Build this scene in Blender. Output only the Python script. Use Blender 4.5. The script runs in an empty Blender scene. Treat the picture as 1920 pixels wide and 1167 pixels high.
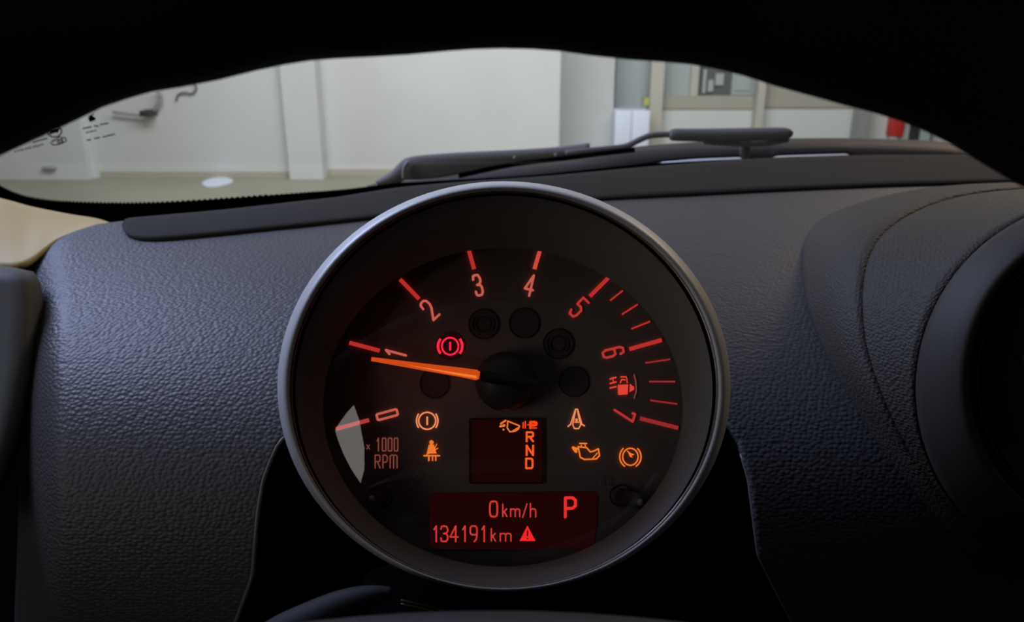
import bpy, bmesh, math, random
from mathutils import Vector, Matrix
random.seed(7)
sc = bpy.context.scene
COL = sc.collection

# ------------------------------------------------------------------ camera
W_, H_, FPX = 1920.0, 1167.0, 1500.0
PITCH = math.radians(19.6)
CR = Vector((1, 0, 0)); CF = Vector((0, math.cos(PITCH), -math.sin(PITCH))); CU = Vector((0, math.sin(PITCH), math.cos(PITCH)))
cam_d = bpy.data.cameras.new('camera'); cam = bpy.data.objects.new('camera', cam_d); COL.objects.link(cam)
cam_d.sensor_width = 36.0; cam_d.lens = FPX / W_ * 36.0
cam.location = (0, 0, 0); cam.rotation_euler = (math.radians(90) - PITCH, 0, 0)
cam_d.clip_start = 0.005; cam_d.clip_end = 100
cam_d.dof.use_dof = True; cam_d.dof.focus_distance = 0.27; cam_d.dof.aperture_fstop = 21.0
sc.camera = cam
# ------------------------------------------------------------------ world, exposure
sc.view_settings.view_transform = 'Standard'; sc.view_settings.look = 'None'
sc.view_settings.gamma = 1.0; sc.view_settings.exposure = 0.0; sc.view_settings.use_curve_mapping = False
w = bpy.data.worlds.new('world'); sc.world = w; w.use_nodes = True
w.node_tree.nodes['Background'].inputs[0].default_value = (0.75, 0.82, 1.0, 1)
w.node_tree.nodes['Background'].inputs[1].default_value = 0.05
# ------------------------------------------------------------------ area lights: garage lighting and added fills
def area(name, loc, target, sx, sy, power, color):
    d = bpy.data.lights.new(name, 'AREA'); d.shape = 'RECTANGLE'; d.size = sx; d.size_y = sy
    d.energy = power; d.color = color
    o = bpy.data.objects.new(name, d); COL.objects.link(o); o.location = loc
    o.rotation_euler = (Vector(target) - Vector(loc)).to_track_quat('-Z', 'Y').to_euler()
    return o
area('ceiling_light', (0.2, 3.6, 2.3), (0.2, 6.6, 0.0), 5.0, 1.6, 245, (0.945, 0.975, 1.0))
area('garage_door_daylight', (-1.8, 1.5, 1.7), (-0.25, 0.35, -0.15), 1.2, 1.2, 80, (0.52, 0.61, 1.0))
area('warm_fill_light', (3.0, 3.6, 2.3), (0.2, 0.4, -0.12), 1.4, 1.2, 58, (1.0, 0.74, 0.50))  # warm fill added from the right front for dash and gauge rim
area('gauge_reflection_light', (-2.85, -3.0, 1.15), (-0.04, 0.2, -0.1), 2.6, 2.6, 56, (1.0, 0.95, 0.90))  # added where gauge-glass reflections land; also lifts the lower dash

# ------------------------------------------------------------------ helpers
def ray(px, py):
    return CF + CR * ((px - 960.0) / FPX) - CU * ((py - 583.5) / FPX)
def PZ(px, py, z): return ray(px, py) * z
def PY(px, py, y):
    r = ray(px, py); return r * (y / r.y)
def PP(px, py, p0, n):
    r = ray(px, py); return r * (p0.dot(n) / r.dot(n))
def interp(tab, x):
    if x <= tab[0][0]: return tab[0][1]
    for (a, b), (c, d) in zip(tab, tab[1:]):
        if x <= c: return b + (d - b) * (x - a) / (c - a)
    return tab[-1][1]
def smooth_tab(tab, x):
    """monotone cubic through the table"""
    n = len(tab)
    if x <= tab[0][0]: return tab[0][1]
    if x >= tab[-1][0]: return tab[-1][1]
    s = [(tab[i+1][1]-tab[i][1])/(tab[i+1][0]-tab[i][0]) for i in range(n-1)]
    m = [s[0]] + [0 if s[i-1]*s[i] <= 0 else 2*s[i-1]*s[i]/(s[i-1]+s[i]) for i in range(1, n-1)] + [s[-1]]
    for i in range(n-1):
        if x <= tab[i+1][0]:
            h = tab[i+1][0]-tab[i][0]; t = (x-tab[i][0])/h
            return ((2*t**3-3*t*t+1)*tab[i][1] + (t**3-2*t*t+t)*h*m[i] + (-2*t**3+3*t*t)*tab[i+1][1] + (t**3-t*t)*h*m[i+1])
def spline(pts, n):
    """Catmull-Rom through pts (tuples), n samples per span"""
    out = []; k = len(pts)
    for i in range(k-1):
        p0 = pts[max(i-1, 0)]; p1 = pts[i]; p2 = pts[i+1]; p3 = pts[min(i+2, k-1)]
        for j in range(n):
            t = j/n
            out.append(tuple(0.5*((2*b)+(-a+c)*t+(2*a-5*b+4*c-d)*t*t+(-a+3*b-3*c+d)*t**3) for a, b, c, d in zip(p0, p1, p2, p3)))
    out.append(tuple(pts[-1])); return out

def link(name, bm, mat, parent=None, smooth=True, label=None, cat=None, group=None, kind=None):
    me = bpy.data.meshes.new(name); bmesh.ops.recalc_face_normals(bm, faces=bm.faces[:]) if not getattr(bm, 'keepn', False) else None
    bm.to_mesh(me); bm.free()
    for p in me.polygons: p.use_smooth = smooth
    if mat: me.materials.append(mat)
    o = bpy.data.objects.new(name, me); COL.objects.link(o)
    if parent:
        o.parent = parent; o.matrix_parent_inverse = parent.matrix_world.inverted()
    if label: o['label'] = label
    if cat: o['category'] = cat
    if group: o['group'] = group
    if kind: o['kind'] = kind
    return o
def thing(name, label, cat, loc=(0, 0, 0), group=None, kind=None):
    o = bpy.data.objects.new(name, None); COL.objects.link(o); o.location = loc
    o.matrix_world = Matrix.Translation(loc); o.empty_display_size = 0.01
    o['label'] = label; o['category'] = cat
    if group: o['group'] = group
    if kind: o['kind'] = kind
    return o
def grid(bm, rows, closed=False):
    vs = [[bm.verts.new(p) for p in r] for r in rows]
    for a, b in zip(vs, vs[1:]):
        n = len(a)
        for i in range(n if closed else n-1):
            j = (i+1) % n
            try: bm.faces.new((a[i], a[j], b[j], b[i]))
            except ValueError: pass
    return vs
def thick(o, t, off=0.0):
    m = o.modifiers.new('thickness', 'SOLIDIFY'); m.thickness = t; m.offset = off; return o
def box(bm, x0, x1, y0, y1, z0, z1, bev=0.0):
    r = bmesh.ops.create_cube(bm, size=1.0)
    for v in r['verts']:
        v.co = Vector((x0+(v.co.x+.5)*(x1-x0), y0+(v.co.y+.5)*(y1-y0), z0+(v.co.z+.5)*(z1-z0)))
    if bev:
        es = list({e for v in r['verts'] for e in v.link_edges})
        bmesh.ops.bevel(bm, geom=es, offset=bev, segments=2, profile=0.5, affect='EDGES')
def tube(bm, pts, rad, seg=16, cap=True, closed=False, flat=1.0, upv=None):
    """sweep along Vector points; rad number or list; flat squeezes along upv"""
    n = len(pts); rows = []
    for i, p in enumerate(pts):
        a = pts[(i-1) % n] if (closed or i > 0) else pts[0]; b = pts[(i+1) % n] if (closed or i < n-1) else pts[-1]
        t = (b-a).normalized(); u = (upv or Vector((0, 0, 1))); u = (u - t*u.dot(t)).normalized(); v = t.cross(u)
        r = rad[i] if isinstance(rad, (list, tuple)) else rad
        rows.append([bm.verts.new(p + (u*math.sin(2*math.pi*k/seg)*flat + v*math.cos(2*math.pi*k/seg))*r) for k in range(seg)])
    m = n if closed else n-1
    for i in range(m):
        a, b = rows[i], rows[(i+1) % n]
        for k in range(seg):
            j = (k+1) % seg; bm.faces.new((a[k], a[j], b[j], b[k]))
    if cap and not closed:
        bm.faces.new(rows[0]); bm.faces.new(rows[-1][::-1])
def slab(name, pts2, depthf, mat, parent=None, th=0.004, **kw):
    """outline (pixels) set at its own distance, given real thickness away from the camera"""
    bm = bmesh.new(); f = [bm.verts.new(depthf(*p)) for p in pts2]
    face = bm.faces.new(f)
    r = bmesh.ops.extrude_face_region(bm, geom=[face])
    for v in [g for g in r['geom'] if isinstance(g, bmesh.types.BMVert)]: v.co += Vector((0, th, 0))
    bmesh.ops.triangulate(bm, faces=[x for x in bm.faces if len(x.verts) > 4])
    return link(name, bm, mat, parent, smooth=False, **kw)

# ------------------------------------------------------------------ materials
def mat(name, col, rough=0.6, metal=0.0, spec=0.5, emit=None, es=1.0, bump=None, coat=0.0, var=None):
    m = bpy.data.materials.new(name); m.use_nodes = True; nt = m.node_tree; b = nt.nodes['Principled BSDF']
    b.inputs['Base Color'].default_value = (*col, 1); b.inputs['Roughness'].default_value = rough
    b.inputs['Metallic'].default_value = metal; b.inputs['Specular IOR Level'].default_value = spec
    b.inputs['Coat Weight'].default_value = coat
    if emit:
        b.inputs['Emission Color'].default_value = (*emit, 1); b.inputs['Emission Strength'].default_value = es
    tc = nt.nodes.new('ShaderNodeTexCoord')
    if bump:   # (kind, scale, strength, distance)
        kind, scl, st, di = bump
        if kind == 'leather':
            t = nt.nodes.new('ShaderNodeTexVoronoi'); t.feature = 'SMOOTH_F1'; t.inputs['Scale'].default_value = scl
            t.inputs['Smoothness'].default_value = 0.12; t.inputs['Randomness'].default_value = 0.65
            mp = nt.nodes.new('ShaderNodeMapping'); mp.inputs['Scale'].default_value = (.8, 1.0, 1.25)
            mp.inputs['Rotation'].default_value = (0, 0, 0.35)
            ns = nt.nodes.new('ShaderNodeTexNoise'); ns.inputs['Scale'].default_value = 60; 
            ad = nt.nodes.new('ShaderNodeVectorMath'); ad.operation = 'MULTIPLY_ADD'
            ad.inputs[1].default_value = (.0012, .0012, .0012)
            nt.links.new(tc.outputs['Object'], ns.inputs['Vector']); nt.links.new(ns.outputs['Color'], ad.inputs[0])
            nt.links.new(tc.outputs['Object'], ad.inputs[2]); nt.links.new(ad.outputs[0], mp.inputs[0])
            nt.links.new(mp.outputs[0], t.inputs['Vector'])
            inv = nt.nodes.new('ShaderNodeMath'); inv.operation = 'MULTIPLY'; inv.inputs[1].default_value = -1.0
            nt.links.new(t.outputs['Distance'], inv.inputs[0]); h = inv.outputs[0]
        else:
            t = nt.nodes.new('ShaderNodeTexNoise'); t.inputs['Scale'].default_value = scl; t.inputs['Detail'].default_value = 4
            nt.links.new(tc.outputs['Object'], t.inputs['Vector']); h = t.outputs['Fac']
        bp = nt.nodes.new('ShaderNodeBump'); bp.inputs['Strength'].default_value = st; bp.inputs['Distance'].default_value = di
        nt.links.new(h, bp.inputs['Height']); nt.links.new(bp.outputs[0], b.inputs['Normal'])
    if var:    # (colour2, scale, lo, hi)
        c2, scl, lo, hi = var
        ns = nt.nodes.new('ShaderNodeTexNoise'); ns.inputs['Scale'].default_value = scl; ns.inputs['Detail'].default_value = 5
        nt.links.new(tc.outputs['Object'], ns.inputs['Vector'])
        rp = nt.nodes.new('ShaderNodeValToRGB'); rp.color_ramp.elements[0].position = lo; rp.color_ramp.elements[1].position = hi
        rp.color_ramp.elements[0].color = (*col, 1); rp.color_ramp.elements[1].color = (*c2, 1)
        nt.links.new(ns.outputs['Fac'], rp.inputs[0]); nt.links.new(rp.outputs[0], b.inputs['Base Color'])
    return m
def glass(name, ior, rough=0.0, tint=(1, 1, 1)):
    m = bpy.data.materials.new(name); m.use_nodes = True; nt = m.node_tree
    for n in list(nt.nodes): nt.nodes.remove(n)
    o = nt.nodes.new('ShaderNodeOutputMaterial'); mx = nt.nodes.new('ShaderNodeMixShader')
    tr = nt.nodes.new('ShaderNodeBsdfTransparent'); gl = nt.nodes.new('ShaderNodeBsdfGlossy'); fr = nt.nodes.new('ShaderNodeMath')
    lw = nt.nodes.new('ShaderNodeLayerWeight'); lw.inputs['Blend'].default_value = .5
    pw = nt.nodes.new('ShaderNodeMath'); pw.operation = 'POWER'; pw.inputs[1].default_value = 5.0
    f0 = ((ior-1)/(ior+1))**2
    fr.operation = 'MULTIPLY_ADD'; fr.inputs[1].default_value = 1-f0; fr.inputs[2].default_value = f0
    nt.links.new(lw.outputs['Facing'], pw.inputs[0]); nt.links.new(pw.outputs[0], fr.inputs[0])
    gl.inputs['Roughness'].default_value = rough; tr.inputs[0].default_value = (*tint, 1)
    nt.links.new(fr.outputs[0], mx.inputs[0]); nt.links.new(tr.outputs[0], mx.inputs[1]); nt.links.new(gl.outputs[0], mx.inputs[2])
    nt.links.new(mx.outputs[0], o.inputs[0]); return m
def glow(name, col, s=1.0):
    return mat(name, tuple(c*0.25 for c in col), 0.5, emit=col, es=s)
def srgb(r, g, b):
    f = lambda c: (c/255)/12.92 if c/255 <= .04045 else ((c/255+.055)/1.055)**2.4
    return (f(r), f(g), f(b))

M = dict(
 leather=mat('grained_vinyl', (.053, .051, .054), .5, spec=.42, bump=('leather', 500, .65, .0007)),
 hoodleather=mat('fine_grained_vinyl', (.052, .045, .034), .6, spec=.2, bump=('leather', 620, .7, .0007)),
 plastic=mat('smooth_grey_plastic', (.024, .022, .018), .8, spec=.15, bump=('noise', 2500, .15, .0002)),
 blackplastic=mat('black_plastic', (.006, .006, .006), .6),
 rimleather=mat('wheel_leather', (.005, .005, .005), .75, spec=.2, bump=('noise', 900, .3, .0004)),
 hubpad=mat('wheel_pad', (.008, .008, .008), .6, bump=('noise', 1500, .3, .0003)),
 satin=mat('satin_metal_paint', (.58, .57, .54), .5, metal=.2),
 chrome=mat('thin_chrome', (.30, .26, .23), .35, metal=1.0),
 inner=mat('bezel_wall', (.16, .142, .118), .6),
 blackgap=mat('black_rubber', (.0015, .0015, .0015), .9, spec=0.0),
 dial=mat('dial_print', (.19, .145, .13), .75, spec=.15),
 lens=mat('unlit_lens', (.08, .062, .056), .5, spec=.2),
 lensring=mat('unlit_ring', (.022, .017, .016), .5, spec=.2),
 unlit=mat('unlit_print', (.28, .25, .23), .6, spec=.2),
 hub=mat('hub_black', (.04, .033, .03), .5, spec=.3),
 cream=mat('cream_trim', (.47, .35, .13), .6, bump=('noise', 700, .25, .0004)),
 door=mat('door_grey', (.085, .083, .074), .65, spec=.2, bump=('noise', 1500, .15, .0003)),
 frit=mat('black_frit', (.0006, .0006, .0006), .9, spec=0.0),
 wiper=mat('wiper_metal', (.20, .188, .175), .8, spec=.2, bump=('noise', 900, .1, .0004)),
 cowl=mat('cowl_plastic', (.034, .027, .022), .6, bump=('noise', 300, .3, .001)),
 red=glow('backlight_red', srgb(184, 46, 42)), pink=glow('backlight_salmon', srgb(190, 88, 72)),
 orange=glow('backlight_amber', srgb(240, 120, 48)), amber=glow('backlight_pale_amber', srgb(236, 140, 92)),
 warn=glow('backlight_crimson', srgb(250, 40, 70)), text=glow('display_red', srgb(206, 56, 52)),
 dim=glow('backlight_dim', srgb(128, 66, 58)), seg=glow('display_orange', srgb(246, 92, 34)),
 dred=glow('backlight_deep_red', srgb(150, 40, 42)),
 screen=mat('display_glass', (.012, .003, .003), .4, spec=.2, emit=srgb(29, 3, 3), es=1.0),
 screen2=mat('small_display_glass', (.01, .003, .003), .4, spec=.2, emit=srgb(26, 4, 3), es=1.0),
 needle=glow('needle_orange', srgb(206, 74, 22)), needle2=glow('needle_bright_orange', srgb(248, 128, 50)),
 wallw=mat('white_render', (.60, .625, .635), .85, var=((.57, .58, .57), 1.2, .4, .65), bump=('noise', 30, .2, .003)),
 wallc=mat('cream_render', (.56, .53, .44), .85, var=((.50, .47, .38), 1.5, .4, .6)),
 floorm=mat('painted_concrete', (.34, .33, .26), .55, var=((.27, .26, .20), 1.1, .35, .7)),
 tint=glass('windscreen_glass', 1.30), cover=glass('gauge_glass', 1.6, .02),
)

# ================================================================== GARAGE (setting)
FZ = -1.15
def wallbox(name, px0, px1, y, y2, m, z0=FZ, z1=2.5, **kw):
    """wall block whose front face stands at distance y between two pixel columns seen at eye-level"""
    r0 = ray(px0, 230); r1 = ray(px1, 230)
    bm = bmesh.new(); box(bm, r0.x/r0.y*y, r1.x/r1.y*y, y, y2, z0, z1)
    return link(name, bm, m, smooth=False, kind='structure', **kw)
bm = bmesh.new(); box(bm, -7, 9, -3, 10.0, FZ-.1, FZ); link('floor', bm, M['floorm'], smooth=False, kind='structure')
bm = bmesh.new(); box(bm, -7, 9, -3, 10.0, 2.5, 2.6); link('ceiling', bm, M['wallw'], smooth=False, kind='structure')
wallbox('wall_left', -700, 149, 6.35, 7.2, M['wallw'])
wallbox('wall_back', 146, 560, 6.43, 7.2, M['wallw'])
wallbox('trim_1', 534, 598, 6.36, 7.2, M['wallw'])
wallbox('wall_front', 590, 1049, 6.55, 7.2, M['wallw'])
wallbox('wall_right', 1049, 1149, 7.3, 7.6, M['wallw'])
# ================================================================== GARAGE right bay
YB = 7.6
def gx(px, y): r = ray(px, 230); return r.x/r.y*y
def gz(py, y): r = ray(1300, py); return r.z/r.y*y
def bayobj(name, px0, px1, py0, py1, y, d, m, **kw):
    bm = bmesh.new(); box(bm, gx(px0, y), gx(px1, y), y, y+d, gz(py1, y), gz(py0, y)); return link(name, bm, m, smooth=False, **kw)
M['beige'] = mat('beige_panel', (.42, .40, .33), .8); M['post'] = mat('post_paint', (.52, .50, .43), .7)
M['greypost'] = mat('grey_steel_post', (.30, .30, .29), .6); M['whitep'] = mat('white_panel', (.66, .69, .66), .8)
M['paleglass'] = mat('frosted_glass', (.42, .47, .47), .3); M['darkint'] = mat('dark_interior', (.12, .13, .12), .6)
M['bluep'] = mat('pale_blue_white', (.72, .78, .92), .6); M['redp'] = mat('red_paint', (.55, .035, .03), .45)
M['darkp'] = mat('dark_paint', (.03, .03, .03), .6); M['yellowp'] = mat('yellow_print', (.5, .5, .12), .6)
bm = bmesh.new(); box(bm, gx(1145, YB), 9, YB, YB+.1, FZ, gz(203, YB)); link('wall_bay', bm, M['whitep'], smooth=False, kind='structure')
bm = bmesh.new(); box(bm, gx(1145, YB), 9, YB+.3, YB+.4, FZ, 2.5); link('wall_behind', bm, M['beige'], smooth=False, kind='structure')
wn = thing('window_1', 'band of workshop windows above the beige sill', 'window', (gx(1320, YB), YB, gz(190, YB)), kind='structure')
def wpart(name, a, b, c, d, y, t, m):
    bm = bmesh.new(); box(bm, gx(a, y), gx(b, y), y, y+t, gz(d, y), gz(c, y)); return link(name, bm, m, wn, smooth=False)
wpart('window_frame', 1238, 1420, 180, 204, YB-.02, .1, M['beige']); wpart('window_frame', 1430, 1640, 150, 202, YB-.02, .1, M['beige'])
wpart('pane', 1240, 1290, 60, 180, YB+.05, .02, M['paleglass']); wpart('pane', 1304, 1366, 60, 178, YB+.07, .02, M['darkint'])
wpart('pane', 1366, 1418, 60, 178, YB+.06, .02, M['paleglass']); wpart('mullion', 1290, 1304, 60, 184, YB, .08, M['post'])
for (a, b, c, d) in ((1312, 1318, 130, 175), (1335, 1350, 138, 160), (1322, 1332, 150, 172), (1372, 1400, 140, 170)):
    wpart('shelf_item', a, b, c, d, YB+.045, .02, M['paleglass'])
wpart('pane', 1151, 1216, 60, 206, YB+.04, .02, M['paleglass'])
bm = bmesh.new(); box(bm, gx(1216, 7.45), gx(1240, 7.45), 7.45, 7.55, FZ, 2.5); link('trim_2', bm, M['post'], smooth=False, kind='structure')
bm = bmesh.new(); box(bm, gx(1416, 7.45), gx(1430, 7.45), 7.45, 7.55, FZ, 2.5); link('trim_3', bm, M['post'], smooth=False, kind='structure')
bm = bmesh.new(); box(bm, gx(1610, 7.4), gx(1631, 7.4), 7.4, 7.55, FZ, 2.5); link('trim_4', bm, M['greypost'], smooth=False, kind='structure')
cb = thing('storage_cabinet', 'pale blue white cabinet standing left of the cream post', 'cabinet', (gx(1185, 7.2), 7.2, FZ))
for a, b in ((1153, 1184), (1185.5, 1218)):
    bm = bmesh.new(); box(bm, gx(a, 7.1), gx(b, 7.1), 7.1, 7.12, FZ+.05, gz(207, 7.1), .004); link('door', bm, M['bluep'], cb)
bm = bmesh.new(); box(bm, gx(1153, 7.1), gx(1218, 7.1), 7.12, 7.45, FZ, gz(207, 7.1)-.01, .004); link('cabinet_body', bm, M['bluep'], cb)
o = bayobj('notice_sign', 1203, 1222, 183, 197, 7.42, .01, M['yellowp'], label='small yellow notice on the pane above the pale cabinet', cat='sign') if False else None
bm = bmesh.new(); box(bm, gx(1205, 7.43), gx(1215, 7.43), 7.43, 7.445, gz(197, 7.43), gz(184, 7.43)); box(bm, gx(1209, 7.43), gx(1211, 7.43), 7.44, 7.63, gz(190, 7.43), gz(186, 7.43))
link('notice_sign', bm, M['yellowp'], smooth=False, label='small yellow notice fixed beside the cream post', cat='sign')
# red extinguisher-like cabinet on the wall
rc = thing('red_wall_box', 'red box on the white wall near the right end', 'wall box', (gx(1681, 7.5), 7.5, gz(258, 7.5)))
bm = bmesh.new(); box(bm, gx(1672, 7.5), gx(1699, 7.5), 7.5, 7.6, gz(257, 7.5), gz(214, 7.5), .015); link('box_body', bm, M['redp'], rc)
bm = bmesh.new(); box(bm, gx(1673, 7.49), gx(1687, 7.49), 7.49, 7.5, gz(262, 7.5), gz(257, 7.5), .002); link('bracket', bm, M['post'], rc)
bm = bmesh.new(); box(bm, gx(1717, 7.5), gx(1752, 7.5), 7.5, 7.6, gz(300, 7.5), gz(150, 7.5)); o = link('door_1', bm, M['darkp'], smooth=False, kind='structure')
bm = bmesh.new(); box(bm, gx(1730, 7.48), gx(1749, 7.48), 7.48, 7.5, gz(296, 7.48), gz(160, 7.48)); link('pane', bm, M['paleglass'], o, smooth=False)
# wall fixture with cable, top left
fx = thing('wall_lamp', 'small dark fixture on a thin rail high on the left wall', 'fixture', tuple(PY(280, 212, 6.40)))
yf = 6.38
bm = bmesh.new(); tube(bm, [PY(x, y, yf) for x, y in spline([(212, 210), (232, 213), (262, 216), (272, 214)], 4)], .012, 8); link('rail', bm, M['greypost'], fx)
bm = bmesh.new(); a = PY(268, 206, yf); b = PY(291, 217, yf); box(bm, a.x, b.x, yf-.08, yf+.06, b.z, a.z, .01); link('fixture_body', bm, M['darkp'], fx)
bm = bmesh.new(); tube(bm, [PY(x, y, yf) for x, y in spline([(288, 208), (300, 188), (296, 170)], 5)], .016, 8); link('cable', bm, M['greypost'], fx)
bm = bmesh.new(); tube(bm, [PY(x, y, yf+.03) for x, y in spline([(330, 190), (334, 178), (346, 174), (360, 176), (368, 166), (362, 150)], 5)], .006, 8)
link('hanging_cable', bm, M['darkp'], label='thin dark cable looping down the pale wall at upper left', cat='cable')
# floor patch: pale colour stands in for a light reflection on the floor
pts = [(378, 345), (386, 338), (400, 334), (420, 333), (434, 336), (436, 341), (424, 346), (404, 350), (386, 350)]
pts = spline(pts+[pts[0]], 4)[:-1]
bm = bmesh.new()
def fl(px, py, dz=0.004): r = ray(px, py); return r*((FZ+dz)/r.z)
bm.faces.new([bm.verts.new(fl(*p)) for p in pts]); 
o = link('floor_reflection_patch', bm, M['bluep'], smooth=False, label='small pale blue-white patch painted as a light reflection on the garage floor by the wall', cat='light_patch'); thick(o, .006)
bm = bmesh.new(); a = PY(82, 312, 6.35); b = PY(108, 318, 6.35); box(bm, a.x, b.x, 6.31, 6.35, b.z, a.z, .01)
link('wall_vent', bm, M['greypost'], label='small grey vent low on the white wall at far left', cat='vent')
# dirt line along the wall foot
for nm, a, b, y in (('baseboard_left', 172, 540, 6.415), ('baseboard_front', 606, 760, 6.535)):
    bm = bmesh.new(); box(bm, gx(a, y), gx(b, y), y, y+.02, FZ, FZ+.05); link(nm, bm, M['beige'], smooth=False, kind='structure')

# ================================================================== CAR BODY around the driver (unseen cabin shell, shades the camera side)
M['shade_shell'] = mat('dark_shade_shell', (.02, .02, .02), .9)
def shell(name, boxes):
    bm = bmesh.new()
    for b in boxes: box(bm, *b)
    return link(name, bm, M['shade_shell'], smooth=False, kind='structure')
shell('unseen_ceiling_car', [(-.58, 1.0, -1.6, .10, .45, .48)])
shell('unseen_wall_car_rear', [(-.58, 1.0, -1.62, -1.58, -.8, .45)])
shell('unseen_wall_car_right', [(.97, 1.0, -1.6, .80, -.8, .45)])  # window left out so the passenger side stays dim
shell('floor_car', [(-.58, 1.0, -1.6, .9, -.82, -.78)])
bm = bmesh.new(); box(bm, -.57, -.55, -1.6, .80, -.8, -.08)  # window openings shaped to form the pale reflection in the gauge glass
for poly in ([(-1.6, -.08), (-.54, -.08), (-.544, .008), (-.51, .10), (-.43, .20), (-.327, .273), (-.327, .45), (-1.6, .45)],
             [(-.327, .45), (-.327, .273), (-.264, .158), (-.17, -.08), (-.10, -.08), (-.12, .1), (-.14, .45)],
             [(.60, -.08), (.78, -.08), (.09, .45), (-.05, .45)]):
    f = bm.faces.new([bm.verts.new((-.56, y, z)) for y, z in poly]); r = bmesh.ops.extrude_face_region(bm, geom=[f])
    for v in [g_ for g_ in r['geom'] if isinstance(g_, bmesh.types.BMVert)]: v.co.x -= .01
link('unseen_wall_car_left', bm, M['shade_shell'], smooth=False, kind='structure')
shell('wall_bulkhead', [(-.58, 1.0, .86, .89, -.8, -.26)])

# ================================================================== WINDSCREEN
WP = Vector((0, .82, -.12)); WN = Vector((0, -math.sin(math.radians(38)), -math.cos(math.radians(38))))  # plane; points inward/down
WN.normalize()
def WS(px, py, off=0.0): return PP(px, py, WP + WN*off, WN)
wind = thing('windshield', 'car windshield with black dotted border and printed marks in its lower left corner', 'windshield', tuple(WS(700, 200)))
bm = bmesh.new()
nx = 24; rows = []
for j in range(19):
    y = .84 - .74*j/18; z = -.12 + (.82-y)*math.tan(math.radians(38))
    rows.append([Vector((-.56+1.5*i/nx, y, z)) for i in range(nx+1)])
grid(bm, rows); o = link('glass_pane', bm, M['tint'], wind)
# frit band, sawtooth upper edge
ft = spline([(-160, 262), (-60, 318), (0, 350), (30, 364), (60, 372), (110, 378.5), (200, 382), (300, 381), (430, 373), (560, 363), (640, 357), (700, 350), (760, 343)], 26)
ft2 = spline([(760, 343), (900, 335), (1000, 329), (1100, 319), (1200, 309), (1290, 303.5), (1390, 299), (1450, 297), (1600, 291.5), (1840, 290), (2050, 300)], 6)
bm = bmesh.new(); top = []; 
for i, (x, y) in enumerate(ft): top.append((x, y - (3.0 if i % 2 else 0)*(1 if x < 500 else .5)))
top += ft2[1:]
low = [(x, max(y+14, interp([(-160, 420), (0, 398), (190, 430), (640, 385), (1000, 342), (1450, 318), (2050, 318)], x))) for x, y in top]
grid(bm, [[WS(x, y, .003) for x, y in top], [WS(x, y, .003) for x, y in low]]); thick(link('frit_band', bm, M['frit'], wind, smooth=False), .001)

# ------------------------------------------------------------------ ribbons for printed / backlit marks
class Ink:
    """flat strokes on a plane: pixel polylines -> thin ribbons"""
    def __init__(s, place): s.bm = bmesh.new(); s.place = place
    def disc(s, x, y, r, n=10):
        s.bm.faces.new([s.bm.verts.new(s.place(x+r*math.cos(2*math.pi*i/n), y+r*math.sin(2*math.pi*i/n))) for i in range(n)])
    def line(s, pts, w, closed=False, round_=True):
        if closed: pts = list(pts)+[pts[0]]
        for (x0, y0), (x1, y1) in zip(pts, pts[1:]):
            l = math.hypot(x1-x0, y1-y0) or 1e-6; nx, ny = -(y1-y0)/l*w/2, (x1-x0)/l*w/2
            s.bm.faces.new([s.bm.verts.new(s.place(*p)) for p in ((x0+nx, y0+ny), (x1+nx, y1+ny), (x1-nx, y1-ny), (x0-nx, y0-ny))])
        for i, p in enumerate(pts):
            if round_ or 0 < i < len(pts)-1: s.disc(p[0], p[1], w/2, 8)
    def arc(s, cx, cy, rx, ry, a0, a1, w, n=20):
        s.line([(cx+rx*math.cos(math.radians(a0+(a1-a0)*i/n)), cy-ry*math.sin(math.radians(a0+(a1-a0)*i/n))) for i in range(n+1)], w, round_=False)
    def poly(s, pts):
        f = s.bm.faces.new([s.bm.verts.new(s.place(*p)) for p in pts])
        if len(pts) > 4: bmesh.ops.triangulate(s.bm, faces=[f])
    def done(s, name, m, parent, **kw):
        s.bm.keepn = True if False else None if False else None
        return link(name, s.bm, m, parent, smooth=False, **kw)
# bmesh objects refuse new attributes: strip the flag use
def _done(s, name, m, parent, **kw): return link(name, s.bm, m, parent, smooth=False, **kw)
Ink.done = _done

# printed marks on the windscreen corner
ws = lambda x, y: WS(x, y, .0035)
k = Ink(ws)
k.arc(102, 246, 13.5, 11, 0, 360, 2.6, 28)
for i in range(7): k.line([(93+i*2.6, 250-i*.7+(i % 2)*2), (95+i*2.6, 243-i*.5)], 2.6)
k.disc(107, 247, 2.6)
k.done('printed_emblem', M['frit'], wind, label='round printed emblem')
k = Ink(ws)
k.line([(99, 264), (112, 257), (123, 259), (124, 265), (114, 270), (104, 272)], 2.0, closed=False)
k.line([(107, 263), (117, 260), (118, 268), (109, 270)], 1.8, closed=True)
for p in (((110, 263), (112, 268)), ((114, 262), (116, 267)), ((95, 267), (99, 272)), ((101, 272), (104, 272)), ((98, 264), (99, 266)), ((103, 262), (103, 264))): k.line(p, 2.2)
k.done('printed_mark', M['frit'], wind)
k = Ink(ws)
for i in range(9):
    x = 28+i*4.9; y = 284-(i*4.9)*.245
    k.line([(x, y-2.0), (x+1.2, y+1.8), (x+2.4, y-1.8)] if i % 3 else [(x, y-2), (x, y+2), (x+2, y+1)], 1.3)
for x, y in ((72, 273), (75, 271), (79, 270)): k.line([(x, y), (x+1.5, y+2)], 2)
k.line([(62, 267), (75, 263), (88, 259.5)], 2.4)
k.done('printed_text', M['frit'], wind)
k = Ink(ws)
k.poly([(165, 222), (172, 216), (180, 222), (178, 226), (168, 229)]); k.line([(166, 219), (176, 213)], 2.4)
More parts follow.
